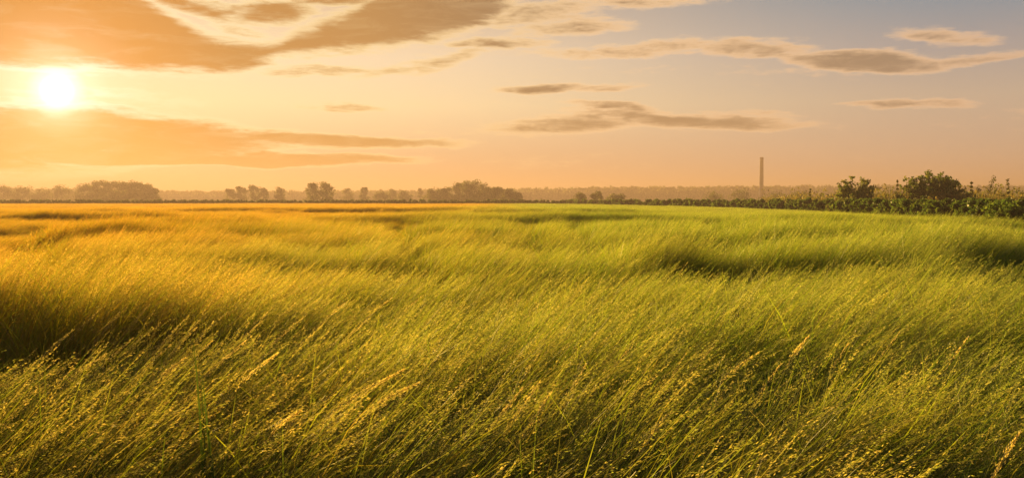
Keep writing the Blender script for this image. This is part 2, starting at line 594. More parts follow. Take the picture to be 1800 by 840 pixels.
def ribbons(b, r, P, D, w, tone, taper):
    n, k = P.shape[:2]
    side = np.cross(D[:, k // 2], r.normal(size=(n, 3)))
    side /= np.linalg.norm(side, axis=1)[:, None]
    wk = w[:, None] * taper[None]
    A = P - side[:, None] * wk[..., None] * 0.5
    B = P + side[:, None] * wk[..., None] * 0.5
    v = np.stack((A, B), 2).reshape(-1, 3)          # n, k, 2
    i = (np.arange(n)[:, None] * k + np.arange(k - 1)[None]) * 2
    q = np.stack((i, i + 1, i + 3, i + 2), -1).reshape(-1, 4)
    b.add(v, q, np.repeat(tone, 2 * k, axis=0))


def spikelets(b, r, pos, dirn, length, width, tone):
    """small two-triangle leaf-shaped husks"""
    n = len(pos)
    side = np.cross(dirn, r.normal(size=(n, 3)))
    side /= np.linalg.norm(side, axis=1)[:, None] + 1e-9
    tip = pos + dirn * length[:, None]
    mid = pos + dirn * length[:, None] * 0.45
    v = np.stack((pos, mid + side * width[:, None] * .5, tip, mid - side * width[:, None] * .5), 1).reshape(-1, 3)
    q = np.arange(n * 4).reshape(n, 4)
    b.add(v, q, np.repeat(tone, 4, axis=0))


def unit(v):
    return v / (np.linalg.norm(v, axis=-1, keepdims=True) + 1e-9)


def heads(b, r, P, D, per, spread, ln, wd, tones):
    """a loose seed head on the last part of each stem"""
    n, k = P.shape[:2]
    f = r.random((n, per)) ** 0.8
    a, c = P[:, -2], P[:, -1]
    pos = a[:, None] + (c - a)[:, None] * f[..., None] * 1.15
    pos = pos + r.normal(size=(n, per, 3)) * spread * (1.15 - f)[..., None] * np.array((1, 1, .8))
    dr = unit(D[:, -1][:, None] + r.normal(size=(n, per, 3)) * 0.32 + np.array((0.1, 0, -0.12)))
    tone = np.repeat(tones[r.integers(0, len(tones), n)][:, None], per, 1) * r.uniform(.75, 1.25, (n, per, 1))
    spikelets(b, r, pos.reshape(-1, 3), dr.reshape(-1, 3), (ln * r.uniform(.7, 1.3, n * per)), (wd * r.uniform(.7, 1.3, n * per)), tone.reshape(-1, 3))


def patch(name, seed, size, blades, bw, seg, stems, per, gold_share=0.3):
    r = np.random.default_rng(seed)
    b = MB()
    n = blades
    base = np.column_stack((r.uniform(-.5, .5, (n, 2)) * size, np.full(n, -0.03)))
    L = np.where(r.random(n) < .72, r.uniform(.90, 1.12, n), r.uniform(.5, .9, n))
    phi = r.normal(0.15, 0.95, n)
    P, D = chains(n, r, base, L, phi, r.uniform(.0, .3, n), r.uniform(.8, 2.3, n), seg, 1.7)
    tone = GREEN[r.integers(0, len(GREEN), n)] * r.uniform(.8, 1.2, (n, 1))
    d = r.random(n) < gold_share * .35
    tone[d] = STRAW[r.integers(0, len(STRAW), d.sum())] * .8
    tp = np.linspace(0, 1, seg + 1)
    ribbons(b, r, P, D, bw * r.choice([.6, .8, 1.0, 1.3, 2.0], n), tone, 1.0 - tp ** 2 * .92)
    n = stems
    base = np.column_stack((r.uniform(-.5, .5, (n, 2)) * size, np.full(n, -0.03)))
    L = r.normal(1.10, .05, n)
    phi = r.normal(0.12, 0.30, n)
    P, D = chains(n, r, base, L, phi, r.uniform(.05, .3, n), r.uniform(.85, 1.45, n), 5, 1.5)
    tone = STRAW[r.integers(0, len(STRAW), n)] * .75
    tone = tone * .6 + GREEN[1] * .4
    ribbons(b, r, P, D, np.full(n, bw * .45), tone, np.linspace(1, .6, 6))
    k = max(1.0, bw / 0.006)
    heads(b, r, P, D, per, 0.009 * min(k, 1.6), 0.0120 * k ** .6, 0.0027 * k ** .9, STRAW)
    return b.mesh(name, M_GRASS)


def build_grass():
    pc = bpy.data.collections.new('grass_patches')       # never linked to the scene: only a source of copies
    lods = []
    idx = 0
    for lod, (n, size, blades, bw, seg, stems, per) in enumerate([
            (7, 0.50, 230, 0.0052, 6, 36, 30), (5, 0.75, 320, 0.0066, 5, 28, 16), (4, 1.7, 480, 0.016, 3, 100, 8), (4, 3.2, 560, 0.034, 3, 170, 7)]):
        ids = []
        for i in range(n):
            o = bpy.data.objects.new('grass_patch_%02d' % idx, patch('grass_patch', 100 + idx, size, blades, bw, seg, stems, per))
            pc.objects.link(o)
            ids.append(idx)
            idx += 1
        lods.append(ids)
    r = np.random.default_rng(5)
    pts, rot, scl, pid = [], [], [], []

    def sow(y0, y1, step, ids, over, extra):
        # jittered grid, kept where the camera (or one a few steps beside it) could look
        ys = np.arange(y0, y1, step)
        for y in ys:
            hw = max(abs(y), 0.5) * 0.64 + extra
            xs = np.arange(-hw, hw, step)
            for o in range(over):
                X = xs + r.uniform(-.5, .5, len(xs)) * step
                Y = y + r.uniform(-.5, .5, len(xs)) * step
                keep = X < hedge_x(Y) - 0.4
                X, Y = X[keep], Y[keep]
                s = canopy_scale(X, Y)
                pts.append(np.column_stack((X, Y, ground_z(X, Y))))
                rot.append(np.column_stack((np.zeros((len(X), 2)), r.normal(0.0, 0.40, len(X)) + 0.5 * vnoise(X / 3, Y / 3))))
                lay = np.clip(1.25 - 0.25 * s, 1, 1.3)
                scl.append(np.column_stack((lay, lay, s * r.uniform(.92, 1.08, len(X)))))
                pid.append(r.choice(ids, len(X)))

    sow(-0.5, 19.0, 0.27, lods[0], 1, 2.5)
    sow(18.7, 55.0, 0.40, lods[1], 1, 4.0)
    sow(54.5, 105.0, 0.90, lods[2], 1, 6.0)
    sow(104.0, 262.0, 1.9, lods[3], 1, 8.0)
    P = np.concatenate(pts)
    me = bpy.data.meshes.new('grass')
    me.vertices.add(len(P))
    me.vertices.foreach_set('co', P.astype(np.float32).ravel())
    for nm, ty, dat in (('turn', 'FLOAT_VECTOR', np.concatenate(rot)), ('size', 'FLOAT_VECTOR', np.concatenate(scl))):
        a = me.attributes.new(nm, ty, 'POINT')
        a.data.foreach_set('vector', dat.astype(np.float32).ravel())
    a = me.attributes.new('pick', 'INT', 'POINT')
    a.data.foreach_set('value', np.concatenate(pid).astype(np.int32))
    o = bpy.data.objects.new('grass', me)
    col.objects.link(o)
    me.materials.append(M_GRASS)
    tag(o, 'windblown golden green meadow grass covering the whole field', 'grass', kind='stuff')
    ng = bpy.data.node_groups.new('sow_grass', 'GeometryNodeTree')
    ng.interface.new_socket('Geometry', in_out='INPUT', socket_type='NodeSocketGeometry')
    ng.interface.new_socket('Geometry', in_out='OUTPUT', socket_type='NodeSocketGeometry')
    G = NT(ng)
    gi, go = G.new('NodeGroupInput'), G.new('NodeGroupOutput')
    ci = G.new('GeometryNodeCollectionInfo')
    ci.inputs['Collection'].default_value = pc
    ci.inputs['Separate Children'].default_value = True
    ci.inputs['Reset Children'].default_value = True
    ip = G.new('GeometryNodeInstanceOnPoints')

    def named(nm, ty):
        n = G.new('GeometryNodeInputNamedAttribute', data_type=ty)
        n.inputs['Name'].default_value = nm
        return n.outputs['Attribute']
    G.put(ip.inputs['Points'], gi.outputs[0])
    G.put(ip.inputs['Instance'], ci.outputs[0])
    ip.inputs['Pick Instance'].default_value = True
    G.put(ip.inputs['Instance Index'], named('pick', 'INT'))
    er = G.new('FunctionNodeEulerToRotation')
    G.put(er.inputs[0], named('turn', 'FLOAT_VECTOR'))
    G.put(ip.inputs['Rotation'], er.outputs[0])
    G.put(ip.inputs['Scale'], named('size', 'FLOAT_VECTOR'))
    G.put(go.inputs[0], ip.outputs[0])
    md = o.modifiers.new('sow', 'NODES')
    md.node_group = ng
    print('grass patches', len(P))




def hedge_x(y):
    hy = np.array([p[1] for p in HEDGE])
    hx = np.array([p[0] for p in HEDGE])
    return np.where(np.asarray(y) > 250, 400, np.interp(y, hy, hx))


build_grass()


# ------------------------------------------------------------------ tall stalks and tufts that stand out in the foreground
def smooth_line(ctrl, k):
    c = np.asarray(ctrl, float)
    t = np.linspace(0, len(c) - 1, k)
    out = np.stack([np.interp(t, np.arange(len(c)), c[:, a]) for a in range(3)], 1)
    for _ in range(3):
        out[1:-1] = (out[:-2] + 2 * out[1:-1] + out[2:]) / 4
    return out


def stalk(px0, px1, z1, label, group, full=1.0, seed=0, headlen=.5, tone=None):
    """one tall grass stalk: px0 = pixel where the head begins, px1 = pixel of its tip, z1 = tip height"""
    r = np.random.default_rng(900 + seed)
    tip = at_z(px1[0], px1[1], z1)
    d = tip[1]
    neck = at_d(px0[0], px0[1], d - 0.05)
    along = unit(tip - neck)
    foot_xy = neck[:2] - along[:2] * 0.30 - np.array((0.10, 0))
    foot = np.array((foot_xy[0], foot_xy[1], float(ground_z(foot_xy[0], foot_xy[1])) - 0.02))
    low = foot * .45 + neck * .55 - np.array((0.06, 0, -0.04))
    sag = (neck + tip) / 2 + np.array((0, 0, 0.008 * full))
    line = smooth_line([foot, low, neck, sag, tip], 25) - foot
    root = empty('grass_stalk', foot)
    tag(root, label, 'grass stalk', group)
    b = MB()
    b.tube(line, np.linspace(0.0032, 0.0009, 25), 5, (0.20, 0.17, 0.05))
    b.build('stem', M_LEAF, root)
    b = MB()
    i0 = 11
    n = int(420 * full)
    f = r.random(n)
    idx = i0 + f * (24 - i0)
    a = np.floor(idx).astype(int).clip(0, 23)
    pos = line[a] + (line[a + 1] - line[a]) * (idx - a)[:, None]
    dr = line[a + 1] - line[a]
    dr = unit(dr)
    fat = np.sin(np.clip(f * 1.08 + .05, 0, 1) * math.pi) ** .7
    pos = pos + r.normal(size=(n, 3)) * (0.0075 * fat * full ** .4)[:, None]
    tones = np.array([(0.40, 0.31, 0.13), (0.46, 0.37, 0.17), (0.34, 0.27, 0.09)]) if tone is None else np.asarray(tone)
    spikelets(b, r, pos, unit(dr + r.normal(size=(n, 3)) * .28), r.uniform(.010, .019, n), r.uniform(.0018, .0034, n), tones[r.integers(0, len(tones), n)])
    b.build('seed_head', M_PLUME, root)
    for _ in range(2):
        b = MB()
        k0 = line[r.integers(2, 8)]
        P, D = chains(1, r, k0[None], np.array([r.uniform(.25, .4)]), np.array([r.normal(.2, .5)]), np.array([.3]), np.array([r.uniform(1.2, 1.9)]), 6)
        ribbons(b, r, P, D, np.array([.007]), np.array([[0.12, 0.13, 0.02]]), 1 - np.linspace(0, 1, 7) ** 2 * .95)
        b.build('leaf', M_LEAF, root)
    return root


def build_stalks():
    g = 'tall seed stalks standing out of the foreground grass'
    stalk((560, 742), (708, 650), 0.97, 'long pinkish tan feathery plume, the largest, arching rightwards at lower centre left', g, 1.9, 1)
    stalk((625, 735), (735, 672), 0.93, 'yellow tan feathery plume just right of the largest plume and nearly parallel to it', g, 1.3, 2)
    stalk((480, 756), (528, 722), 0.90, 'short pale seed stalk to the left of the largest plume', g, .7, 3)
    stalk((845, 780), (918, 682), 0.95, 'leftmost of three steep seed stalks rising together at the lower centre', g, .6, 4)
    stalk((873, 786), (948, 672), 0.98, 'middle of three steep seed stalks rising together at the lower centre', g, .6, 5)
    stalk((905, 790), (968, 690), 0.95, 'rightmost of three steep seed stalks rising together at the lower centre', g, .5, 6)
    stalk((1050, 680), (1112, 606), 1.00, 'slender pale stalk with its tip against the dark dip right of centre', g, .45, 7)
    stalk((1270, 665), (1335, 618), 0.99, 'pale nodding stalk with its tip against the dark dip at right centre', g, .5, 8)
    stalk((1390, 630), (1420, 592), 1.00, 'single bright yellow stalk standing alone above the dip on the right', g, .6, 9)
    stalk((1745, 838), (1792, 760), 0.95, 'stalk with a pale head at the bottom right corner', g, .5, 10)
    stalk((110, 610), (178, 542), 1.01, 'leftmost golden stalk crossing the dark hollow at the left edge', g, .9, 11)
    stalk((150, 620), (222, 540), 1.01, 'golden stalk second from the left across the dark hollow', g, 1.0, 12)
    stalk((200, 612), (262, 536), 1.01, 'golden stalk at the right end of the dark hollow', g, 1.1, 13)
    stalk((510, 572), (566, 520), 1.02, 'bright golden plume tilting right against the dark dip left of centre', g, 1.1, 14)
    g2 = 'bent golden seed stalks clustered at left centre'
    r = np.random.default_rng(404)
    order = ('leftmost', 'second', 'third', 'fourth', 'fifth', 'sixth', 'seventh', 'eighth', 'ninth', 'tenth', 'eleventh', 'twelfth', 'thirteenth', 'fourteenth', 'fifteenth',
             'sixteenth', 'seventeenth', 'eighteenth', 'nineteenth', 'twentieth', 'twenty-first', 'twenty-second', 'twenty-third', 'twenty-fourth', 'twenty-fifth', 'twenty-sixth')
    pts = [(60, 640, 128, 580), (262, 630, 330, 556), (300, 622, 362, 550), (330, 612, 400, 548), (372, 606, 436, 540), (420, 598, 482, 538),
           (455, 592, 520, 532), (300, 662, 372, 600), (370, 652, 440, 592), (440, 642, 508, 580), (560, 570, 612, 528), (640, 560, 688, 524),
           (230, 668, 300, 606), (700, 556, 742, 520), (505, 632, 566, 572), (160, 660, 232, 596), (285, 640, 345, 575), (400, 624, 458, 566),
           (350, 668, 418, 612), (470, 610, 536, 556), (530, 600, 590, 548), (590, 612, 648, 560), (196, 640, 268, 578), (250, 690, 326, 628), (110, 676, 186, 622), (420, 676, 486, 622)]
    for i, (bx, by, tx, ty) in enumerate(sorted(pts, key=lambda p: p[2])):
        stalk((bx, by), (tx, ty), .99 + r.uniform(-.04, .06), 'bent golden seed stalk, %s from the left in the cluster at left centre' % order[i] if i else
              'bent golden seed stalk, leftmost in the cluster at left centre', g2, r.uniform(.35, .75), 40 + i)
    g3 = 'thin pale stalks scattered over the right half of the foreground'
    pts = [(985, 720, 1030, 640), (1100, 715, 1140, 640), (1165, 690, 1205, 622), (1210, 660, 1258, 604), (1330, 700, 1372, 640),
           (1120, 800, 1170, 730), (1450, 668, 1490, 604), (1540, 640, 1580, 585), (1660, 650, 1702, 592), (1400, 545, 1432, 500), (1180, 500, 1208, 462)]
    for i, (bx, by, tx, ty) in enumerate(sorted(pts, key=lambda p: p[2])):
        stalk((bx, by), (tx, ty), .95 + r.uniform(-.03, .05), 'thin pale stalk, %s from the left of those scattered over the right half' % order[i] if i else
              'thin pale stalk, leftmost of those scattered over the right half', g3, r.uniform(.2, .35), 70 + i)
    # the dark upright blades that lean the other way
    foot = at_d(368, 740, 3.3)
    foot[2] = 0.0
    root = empty('grass_tuft', foot)
    tag(root, 'dark green tuft of upright pointed blades leaning left against the wind', 'grass tuft')
    r = np.random.default_rng(77)
    for (tx, ty, w) in ((340, 600, .011), (348, 626, .010), (356, 660, .010), (362, 690, .009), (352, 648, .008)):
        tip = at_d(tx, ty, foot[1] - .02) - foot
        line = smooth_line([(r.uniform(-.12, .12), r.uniform(-.08, .08), 0), tip * .35 + np.array((r.uniform(-.05, .08), 0, .02)), tip * .7 + np.array((.015, 0, .01)), tip], 9)
        b = MB()
        D = np.gradient(line, axis=0)
        ribbons(b, r, line[None], unit(D)[None] + np.array((0, 1.0, 0)) * 0, np.array([w * 1.5]), np.array([[0.040, 0.062, 0.012]]), 1 - np.linspace(0, 1, 9) ** 4 * .95)
        b.build('blade', M_LEAF, root)
    # bright broad-bladed tuft beside it
    foot = at_d(372, 800, 3.4)
    foot[2] = 0.0
    root = empty('grass_tuft', foot)
    tag(root, 'bright yellow green tuft of broad blades leaning right beside the dark tuft', 'grass tuft')
    for (tx, ty, w) in ((415, 690, .010), (400, 720, .010), (440, 715, .009), (428, 742, .010), (460, 745, .009), (405, 755, .009)):
        tip = at_d(tx, ty, foot[1] - .05) - foot
        line = smooth_line([(0, 0, 0), tip * .4 + np.array((-.03, 0, .05)), tip * .75 + np.array((-.01, 0, .04)), tip], 9)
        b = MB()
        ribbons(b, r, line[None], unit(np.gradient(line, axis=0))[None], np.array([w * 1.2]), np.array([[0.17, 0.19, 0.02]]), 1 - np.linspace(0, 1, 9) ** 3 * .95)
        b.build('blade', M_LEAF, root)


build_stalks()


# ------------------------------------------------------------------ woody plants
def leaf_cloud(b, r, centres, radii, n, size, tones, flat=0.8):
    """n leaf quads spread through clumps"""
    k = r.integers(0, len(centres), n)
    d = unit(r.normal(size=(n, 3))) * (r.random((n, 1)) ** 0.45)
    pos = centres[k] + d * radii[k][:, None] * np.array((1, 1, flat))
    u = unit(r.normal(size=(n, 3)))
    w = unit(np.cross(u, r.normal(size=(n, 3))))
    s = size * r.uniform(.6, 1.4, n)
    v = np.stack((pos - u * s[:, None], pos + w * s[:, None] * .5, pos + u * s[:, None], pos - w * s[:, None] * .5), 1).reshape(-1, 3)
    t = tones[r.integers(0, len(tones), n)] * r.uniform(.7, 1.3, (n, 1))
    ct = r.uniform(.75, 1.25, len(centres))
    b.add(v, np.arange(n * 4).reshape(n, 4), np.repeat(t * ct[k][:, None], 4, axis=0))


TREE_TONES = np.array([(0.050, 0.062, 0.018), (0.070, 0.070, 0.020), (0.085, 0.075, 0.028)])


def tree(loc, h, w, label, group, seed, leaves=1500, leaf=.32, bare=.16, name='tree', cat='tree', clumps=26):
    r = np.random.default_rng(3000 + seed)
    root = empty(name, loc)
    tag(root, label, cat, group)
    b = MB()
    top = np.array((r.normal(0, .03) * h, r.normal(0, .03) * h, h * .78))
    tl = smooth_line([(0, 0, -.2), top * .35 + np.array((r.normal(0, .02) * h, 0, 0)), top * .7, top], 8)
    b.tube(tl, np.linspace(h * .022, h * .006, 8), 7)
    # crown: clumps in an uneven dome
    C, R = [], []
    for i in range(clumps):
        a = r.uniform(0, 2 * math.pi)
        t = r.random() ** .8
        zz = bare + (1 - bare) * t
        prof = math.sin(min(1, (1 - t) * .88 + .16) * math.pi * .5) ** .55 * (0.6 + 0.4 * min(1, t * 4))
        rr = w * .5 * prof * r.uniform(.25, .88)
        C.append((math.cos(a) * rr, math.sin(a) * rr, zz * h * .90))
        R.append(w * r.uniform(.12, .22))
    C, R = np.array(C), np.array(R)
    for i in range(0, clumps, 2):
        s0 = tl[min(7, 2 + int(C[i][2] / h * 5))]
        mid = (s0 + C[i]) / 2 + np.array((0, 0, .04 * h))
        b.tube(smooth_line([s0, mid, C[i]], 5), np.linspace(h * .009, h * .003, 5), 5)
    b.build('trunk', M_BARK, root, smooth=True)
    b = MB()
    leaf_cloud(b, r, C, R, leaves, leaf, TREE_TONES)
    b.build('crown', M_LEAF, root)
    return root


def build_trees():
    def place(px, top, wpx, d, label, group, seed, **kw):
        p = at_d(px, 352, d)
        h = EYE + (352 - top) / FPX * d
        tree((p[0], p[1], 0.0), h, wpx / FPX * d * 1.1, label, group, seed, **kw)
    g = 'hazy trees of the clump at the far left'
    for i, (px, top, w, d, lab) in enumerate([
            (148, 322, 42, 520, 'leftmost rounded tree of the hazy orange clump at far left'),
            (172, 318, 44, 505, 'second tree from the left in the hazy orange clump at far left'),
            (196, 318, 42, 515, 'middle left tree under the flat top of the far left clump'),
            (218, 317, 44, 500, 'tallest tree at the middle of the hazy orange far left clump'),
            (238, 318, 38, 510, 'tree right of the tallest one in the hazy far left clump'),
            (256, 322, 36, 505, 'second tree from the right in the hazy far left clump'),
            (270, 329, 24, 495, 'low rightmost tree where the far left clump ends')]):
        place(px, top, w, d, lab, g, i, leaves=3000, leaf=.44, bare=.02, clumps=44)
    g = 'low trees running out of the picture at the far left'
    for i, (px, top, w, d, lab) in enumerate([
            (6, 326, 46, 590, 'hazy tree at the very left edge of the horizon'),
            (40, 329, 40, 580, 'second hazy tree from the left edge of the horizon'),
            (74, 330, 40, 590, 'third hazy tree from the left edge of the horizon'),
            (108, 328, 44, 575, 'hazy tree just left of the far left clump')]):
        place(px, top, w, d, lab, g, 100 + i, leaves=2400, leaf=.44, bare=.0, clumps=40)
    g = 'hazy trees left of centre on the horizon'
    for i, (px, top, w, d, lab) in enumerate([
            (404, 331, 22, 560, 'small low leftmost tree of the hazy group left of the paired trees'),
            (424, 326, 24, 545, 'round tree second from left in the hazy group left of the paired trees'),
            (445, 325, 26, 540, 'tallest wide tree of the hazy group left of the paired trees'),
            (463, 329, 20, 545, 'narrow low tree at the right of the hazy group'),
            (492, 328, 22, 520, 'small pointed tree standing alone just left of the paired trees'),
            (549, 320, 32, 430, 'left tree of the dark pair standing side by side'),
            (572, 320, 32, 428, 'right tree of the dark pair standing side by side'),
            (612, 331, 26, 620, 'low pale tree right of the dark pair'),
            (640, 328, 18, 540, 'small dark pointed tree between the pair and the long clump'),
            (668, 336, 30, 540, 'low bushy tree left of the long central clump'),
            (690, 331, 24, 620, 'pale rounded tree left of the long central clump'),
            (712, 335, 28, 560, 'broad low tree before the long central clump'),
            (739, 329, 12, 640, 'thin pale tree poking above the treeline left of the central clump')]):
        place(px, top, w, d, lab, g, 20 + i, leaves=2200, leaf=.40, bare=.02, clumps=38)
    g = 'trees of the long clump at centre'
    for i, (px, top, w, d, lab) in enumerate([
            (762, 332, 36, 470, 'low leftmost tree of the long central clump'),
            (786, 328, 34, 465, 'medium tree left of the tallest in the central clump'),
            (808, 322, 34, 455, 'tree at the left shoulder of the tallest central tree'),
            (828, 316, 44, 440, 'tallest domed tree at the middle of the central clump'),
            (852, 323, 38, 445, 'tree at the right shoulder of the tallest central tree'),
            (874, 328, 34, 450, 'medium tree right of the tallest in the central clump'),
            (895, 332, 32, 455, 'low sloping tree towards the right end of the central clump'),
            (908, 338, 22, 450, 'lowest tree at the right end of the central clump')]):
        place(px, top, w, d, lab, g, 50 + i, leaves=2800, leaf=.40, bare=.0, clumps=40)
    g = 'low bushes beyond the field below the far wood'
    for i, (px, top, w, d, lab) in enumerate([
            (1022, 340, 34, 330, 'low dark brown bush right of the central clump'),
            (1048, 338, 36, 325, 'low dark brown bush beside another, midway to the chimney'),
            (1085, 343, 44, 340, 'very low olive bush left of the chimney'),
            (1255, 336, 40, 420, 'brownish bush below the far wood left of the chimney'),
            (1300, 334, 46, 430, 'broad brownish bush just left of the chimney foot'),
            (1365, 335, 46, 430, 'broad brownish bush just right of the chimney foot'),
            (1402, 340, 40, 380, 'low olive bush right of the chimney')]):
        place(px, top, w, d, lab, g, 70 + i, leaves=1500, leaf=.30, bare=0.0, name='bush', cat='bush', clumps=18)


build_trees()


def build_far_wood():
    """the wood along the horizon reads as one hazy mass"""
    r = np.random.default_rng(42)
    b = MB()
    prof = [(-900, 329), (0, 330), (60, 331), (130, 331), (280, 334), (480, 335), (620, 334), (760, 333), (920, 330), (1010, 329), (1040, 327), (1300, 326), (1500, 324), (1800, 325), (2700, 325)]
    xs = np.array([p[0] for p in prof])
    ys = np.array([p[1] for p in prof])
    C, R = [], []
    for row, d in enumerate((930, 948, 980, 1015)):
        px = -420.0
        while px < 2220:
            x = (px - 900) / FPX * d
            H = EYE + (352 - np.interp(px, xs, ys)) / FPX * d
            H *= (r.uniform(.45, .6), r.uniform(.65, .9), r.uniform(.92, 1.0), r.uniform(.95, 1.02))[row]
            w = r.uniform(9, 15)
            for _ in range(12):
                t = r.random() ** .7
                q = w * .6 * math.sin(min(1., (1 - t) + .2) * math.pi / 2)
                C.append((x + r.uniform(-1, 1) * q, d + r.uniform(-1, 1) * q, 1.4 + t * (H - 3.2)))
                R.append(r.uniform(2.0, 3.3))
            b.tube([(x, d, -.3), (x, d, H * .7)], (.25, .1), 5, (.06, .05, .03))
            px += w * .42 / d * FPX
    C, R = np.array(C), np.array(R)
    leaf_cloud(b, r, C, R, 230000, 1.4, TREE_TONES)
    o = b.build('woodland', M_LEAF)
    tag(o, 'long hazy wood along the whole horizon behind the field', 'woodland', kind='stuff')


build_far_wood()

# ------------------------------------------------------------------ chimney
def build_chimney():
    d = 790.0
    p = at_d(1338, 352, d)
    root = empty('chimney', (p[0], p[1], 0))
    tag(root, 'tall slender brown factory chimney rising above the far wood', 'chimney')
    H = EYE + (352 - 277) / FPX * d
    b = MB()
    zz = np.linspace(3.0, H - 1.2, 14)
    b.tube([(0, 0, z) for z in zz], np.linspace(2.0, 1.5, 14), 20)
    b.build('shaft', M_CONC, root, smooth=True)
    b = MB()
    b.tube([(0, 0, H - 1.3), (0, 0, H - 1.1), (0, 0, H - .3), (0, 0, H)], (1.55, 1.75, 1.75, 1.55), 20)
    b.build('rim', M_CONC, root)
    for k in range(3):
        b = MB()
        z = H * (.35 + .2 * k)
        b.tube([(0, 0, z), (0, 0, z + .35)], (1.93 - .1 * k,) * 2, 20)
        b.build('band', M_CONC, root)
    b = MB()
    b.tube([(0, 0, -.2), (0, 0, 2.6), (0, 0, 3.1)], (3.0, 2.9, 2.0), 8)
    b.build('plinth', M_PALE, root)


build_chimney()


# ------------------------------------------------------------------ hedges, scrub, bushes at the right
HEDGE_TONES = np.array([(0.040, 0.068, 0.014), (0.055, 0.082, 0.016), (0.075, 0.095, 0.020)])


def hedge_object(path, h, depth, label, per_m, size, seed, far=False):
    r = np.random.default_rng(seed)
    path = np.asarray(path, float)
    root = empty('hedge', (path[0][0], path[0][1], 0))
    tag(root, label, 'hedge', None)
    seg = np.linalg.norm(np.diff(path, axis=0), axis=1)
    s = np.concatenate(([0], np.cumsum(seg)))
    total = s[-1]
    fol, stem = MB(), MB()
    pos = 0.0
    while pos < total:
        d = max(20.0, np.interp(pos, s, path[:, 1]))
        k = 1.0 if far else max(1.0, d / 55.0)
        x, y = np.interp(pos, s, path[:, 0]), np.interp(pos, s, path[:, 1])
        hh = h * (1 + .16 * vnoise(np.array(pos / 1.7), np.array(3.3 + seed)) + .12 * vnoise(np.array(pos / .6), np.array(9.3)))
        step = .55 * k
        n = int(per_m * step / k ** 1.2)
        C = np.column_stack((x + r.uniform(-.5, .5, 6) * depth, y + r.uniform(-.6, .6, 6) * step, r.uniform(.2, .9, 6) * hh)) - np.array((path[0][0], path[0][1], 0))
        leaf_cloud(fol, r, C, np.full(6, .28 * max(1, k ** .4)), n, size * k ** .75, HEDGE_TONES)
        q = np.array((x - path[0][0] + r.uniform(-.2, .2) * depth, y - path[0][1], 0))
        stem.tube([q + np.array((0, 0, -.05)), q + np.array((r.normal(0, .05), 0, hh * .8))], (.02, .008), 4, (.07, .06, .03))
        pos += step
    fol.build('foliage', M_LEAF, root)
    tag(stem.build('stem', M_LEAF, root), kind='stuff')


def build_hedges():
    hedge_object(HEDGE, 1.82, 2.6, 'dark green leafy hedge bordering the right side of the field', 1150, .115, 8)
    hedge_object([(15.0, 250.0), (-30, 256), (-260, 262)], 1.82, 2.2, 'thin dark hedge line along the far edge of the field', 240, .34, 9, far=True)
    # separate leafy plants in front of the hedge, at its near end
    g = 'leafy plants growing out in front of the hedge'
    labs = ['rightmost leafy plant before the hedge at the picture edge', 'tall pale green plant second from the right before the hedge',
            'bushy plant before the hedge between two pale ones', 'pale leafy plant before the hedge below the large bush right side',
            'dark low plant before the hedge below the large bush', 'small bright plant before the hedge left of the large bush']
    for i, (px, d) in enumerate(((1786, 47), (1752, 50), (1720, 53), (1690, 57), (1655, 61), (1600, 74))):
        r = np.random.default_rng(500 + i)
        p = at_d(px, 380, d)
        root = empty('leafy_plant', (min(p[0], float(hedge_x(p[1])) - .55), p[1], 0))
        tag(root, labs[i], 'plant', g)
        h = r.uniform(1.35, 1.75)
        st, fo = MB(), MB()
        C = []
        for k in range(9):
            a = r.uniform(0, 6.28)
            tip = np.array((math.cos(a) * r.uniform(.1, .5), math.sin(a) * .35, h * r.uniform(.7, 1)))
            ln = smooth_line([(0, 0, -.03), tip * .5 + np.array((0, 0, .1)), tip], 6)
            st.tube(ln, np.linspace(.016, .005, 6), 5, (.10, .11, .03))
            C += [ln[2], ln[3], ln[4], ln[5]]
        leaf_cloud(fo, r, np.array(C), np.full(len(C), .22), 620, .10, HEDGE_TONES * (1.5 if i in (1, 3, 5) else 1.0))
        st.build('stem', M_LEAF, root)
        fo.build('foliage', M_LEAF, root)


build_hedges()


def build_scrub():
    """rough brown weeds in the waste ground behind the hedge"""
    r = np.random.default_rng(61)
    b = MB()
    n = 9000
    px = r.uniform(1330, 2250, n)
    d = r.uniform(88, 160, n)
    x = (px - 900) / FPX * d
    keep = x > np.interp(d, [p[1] for p in HEDGE], [p[0] for p in HEDGE]) + 1.6
    x, d = x[keep], d[keep]
    n = len(x)
    L = r.uniform(1.7, 3.2, n) * (1 + .5 * vnoise(x / 3, d / 3))
    P, D = chains(n, r, np.column_stack((x, d, np.full(n, -.03))), L, r.normal(.2, 1.2, n), r.uniform(0, .2, n), r.uniform(.2, .9, n), 4)
    T = np.array([(0.12, 0.095, 0.03), (0.085, 0.085, 0.025), (0.15, 0.11, 0.04)])
    ribbons(b, r, P, D, r.uniform(.04, .09, n), T[r.integers(0, 3, n)], np.array((1, 1, .9, .7, .2)))
    leaf_cloud(b, r, P[:, 2:].reshape(-1, 3)[::2], np.full(len(P[:, 2:].reshape(-1, 3)[::2]), .3), 34000, .16, T)
    o = b.build('scrub', M_LEAF)
    tag(o, 'rough brownish olive weeds behind the hedge at right', 'scrub', kind='stuff')


build_scrub()


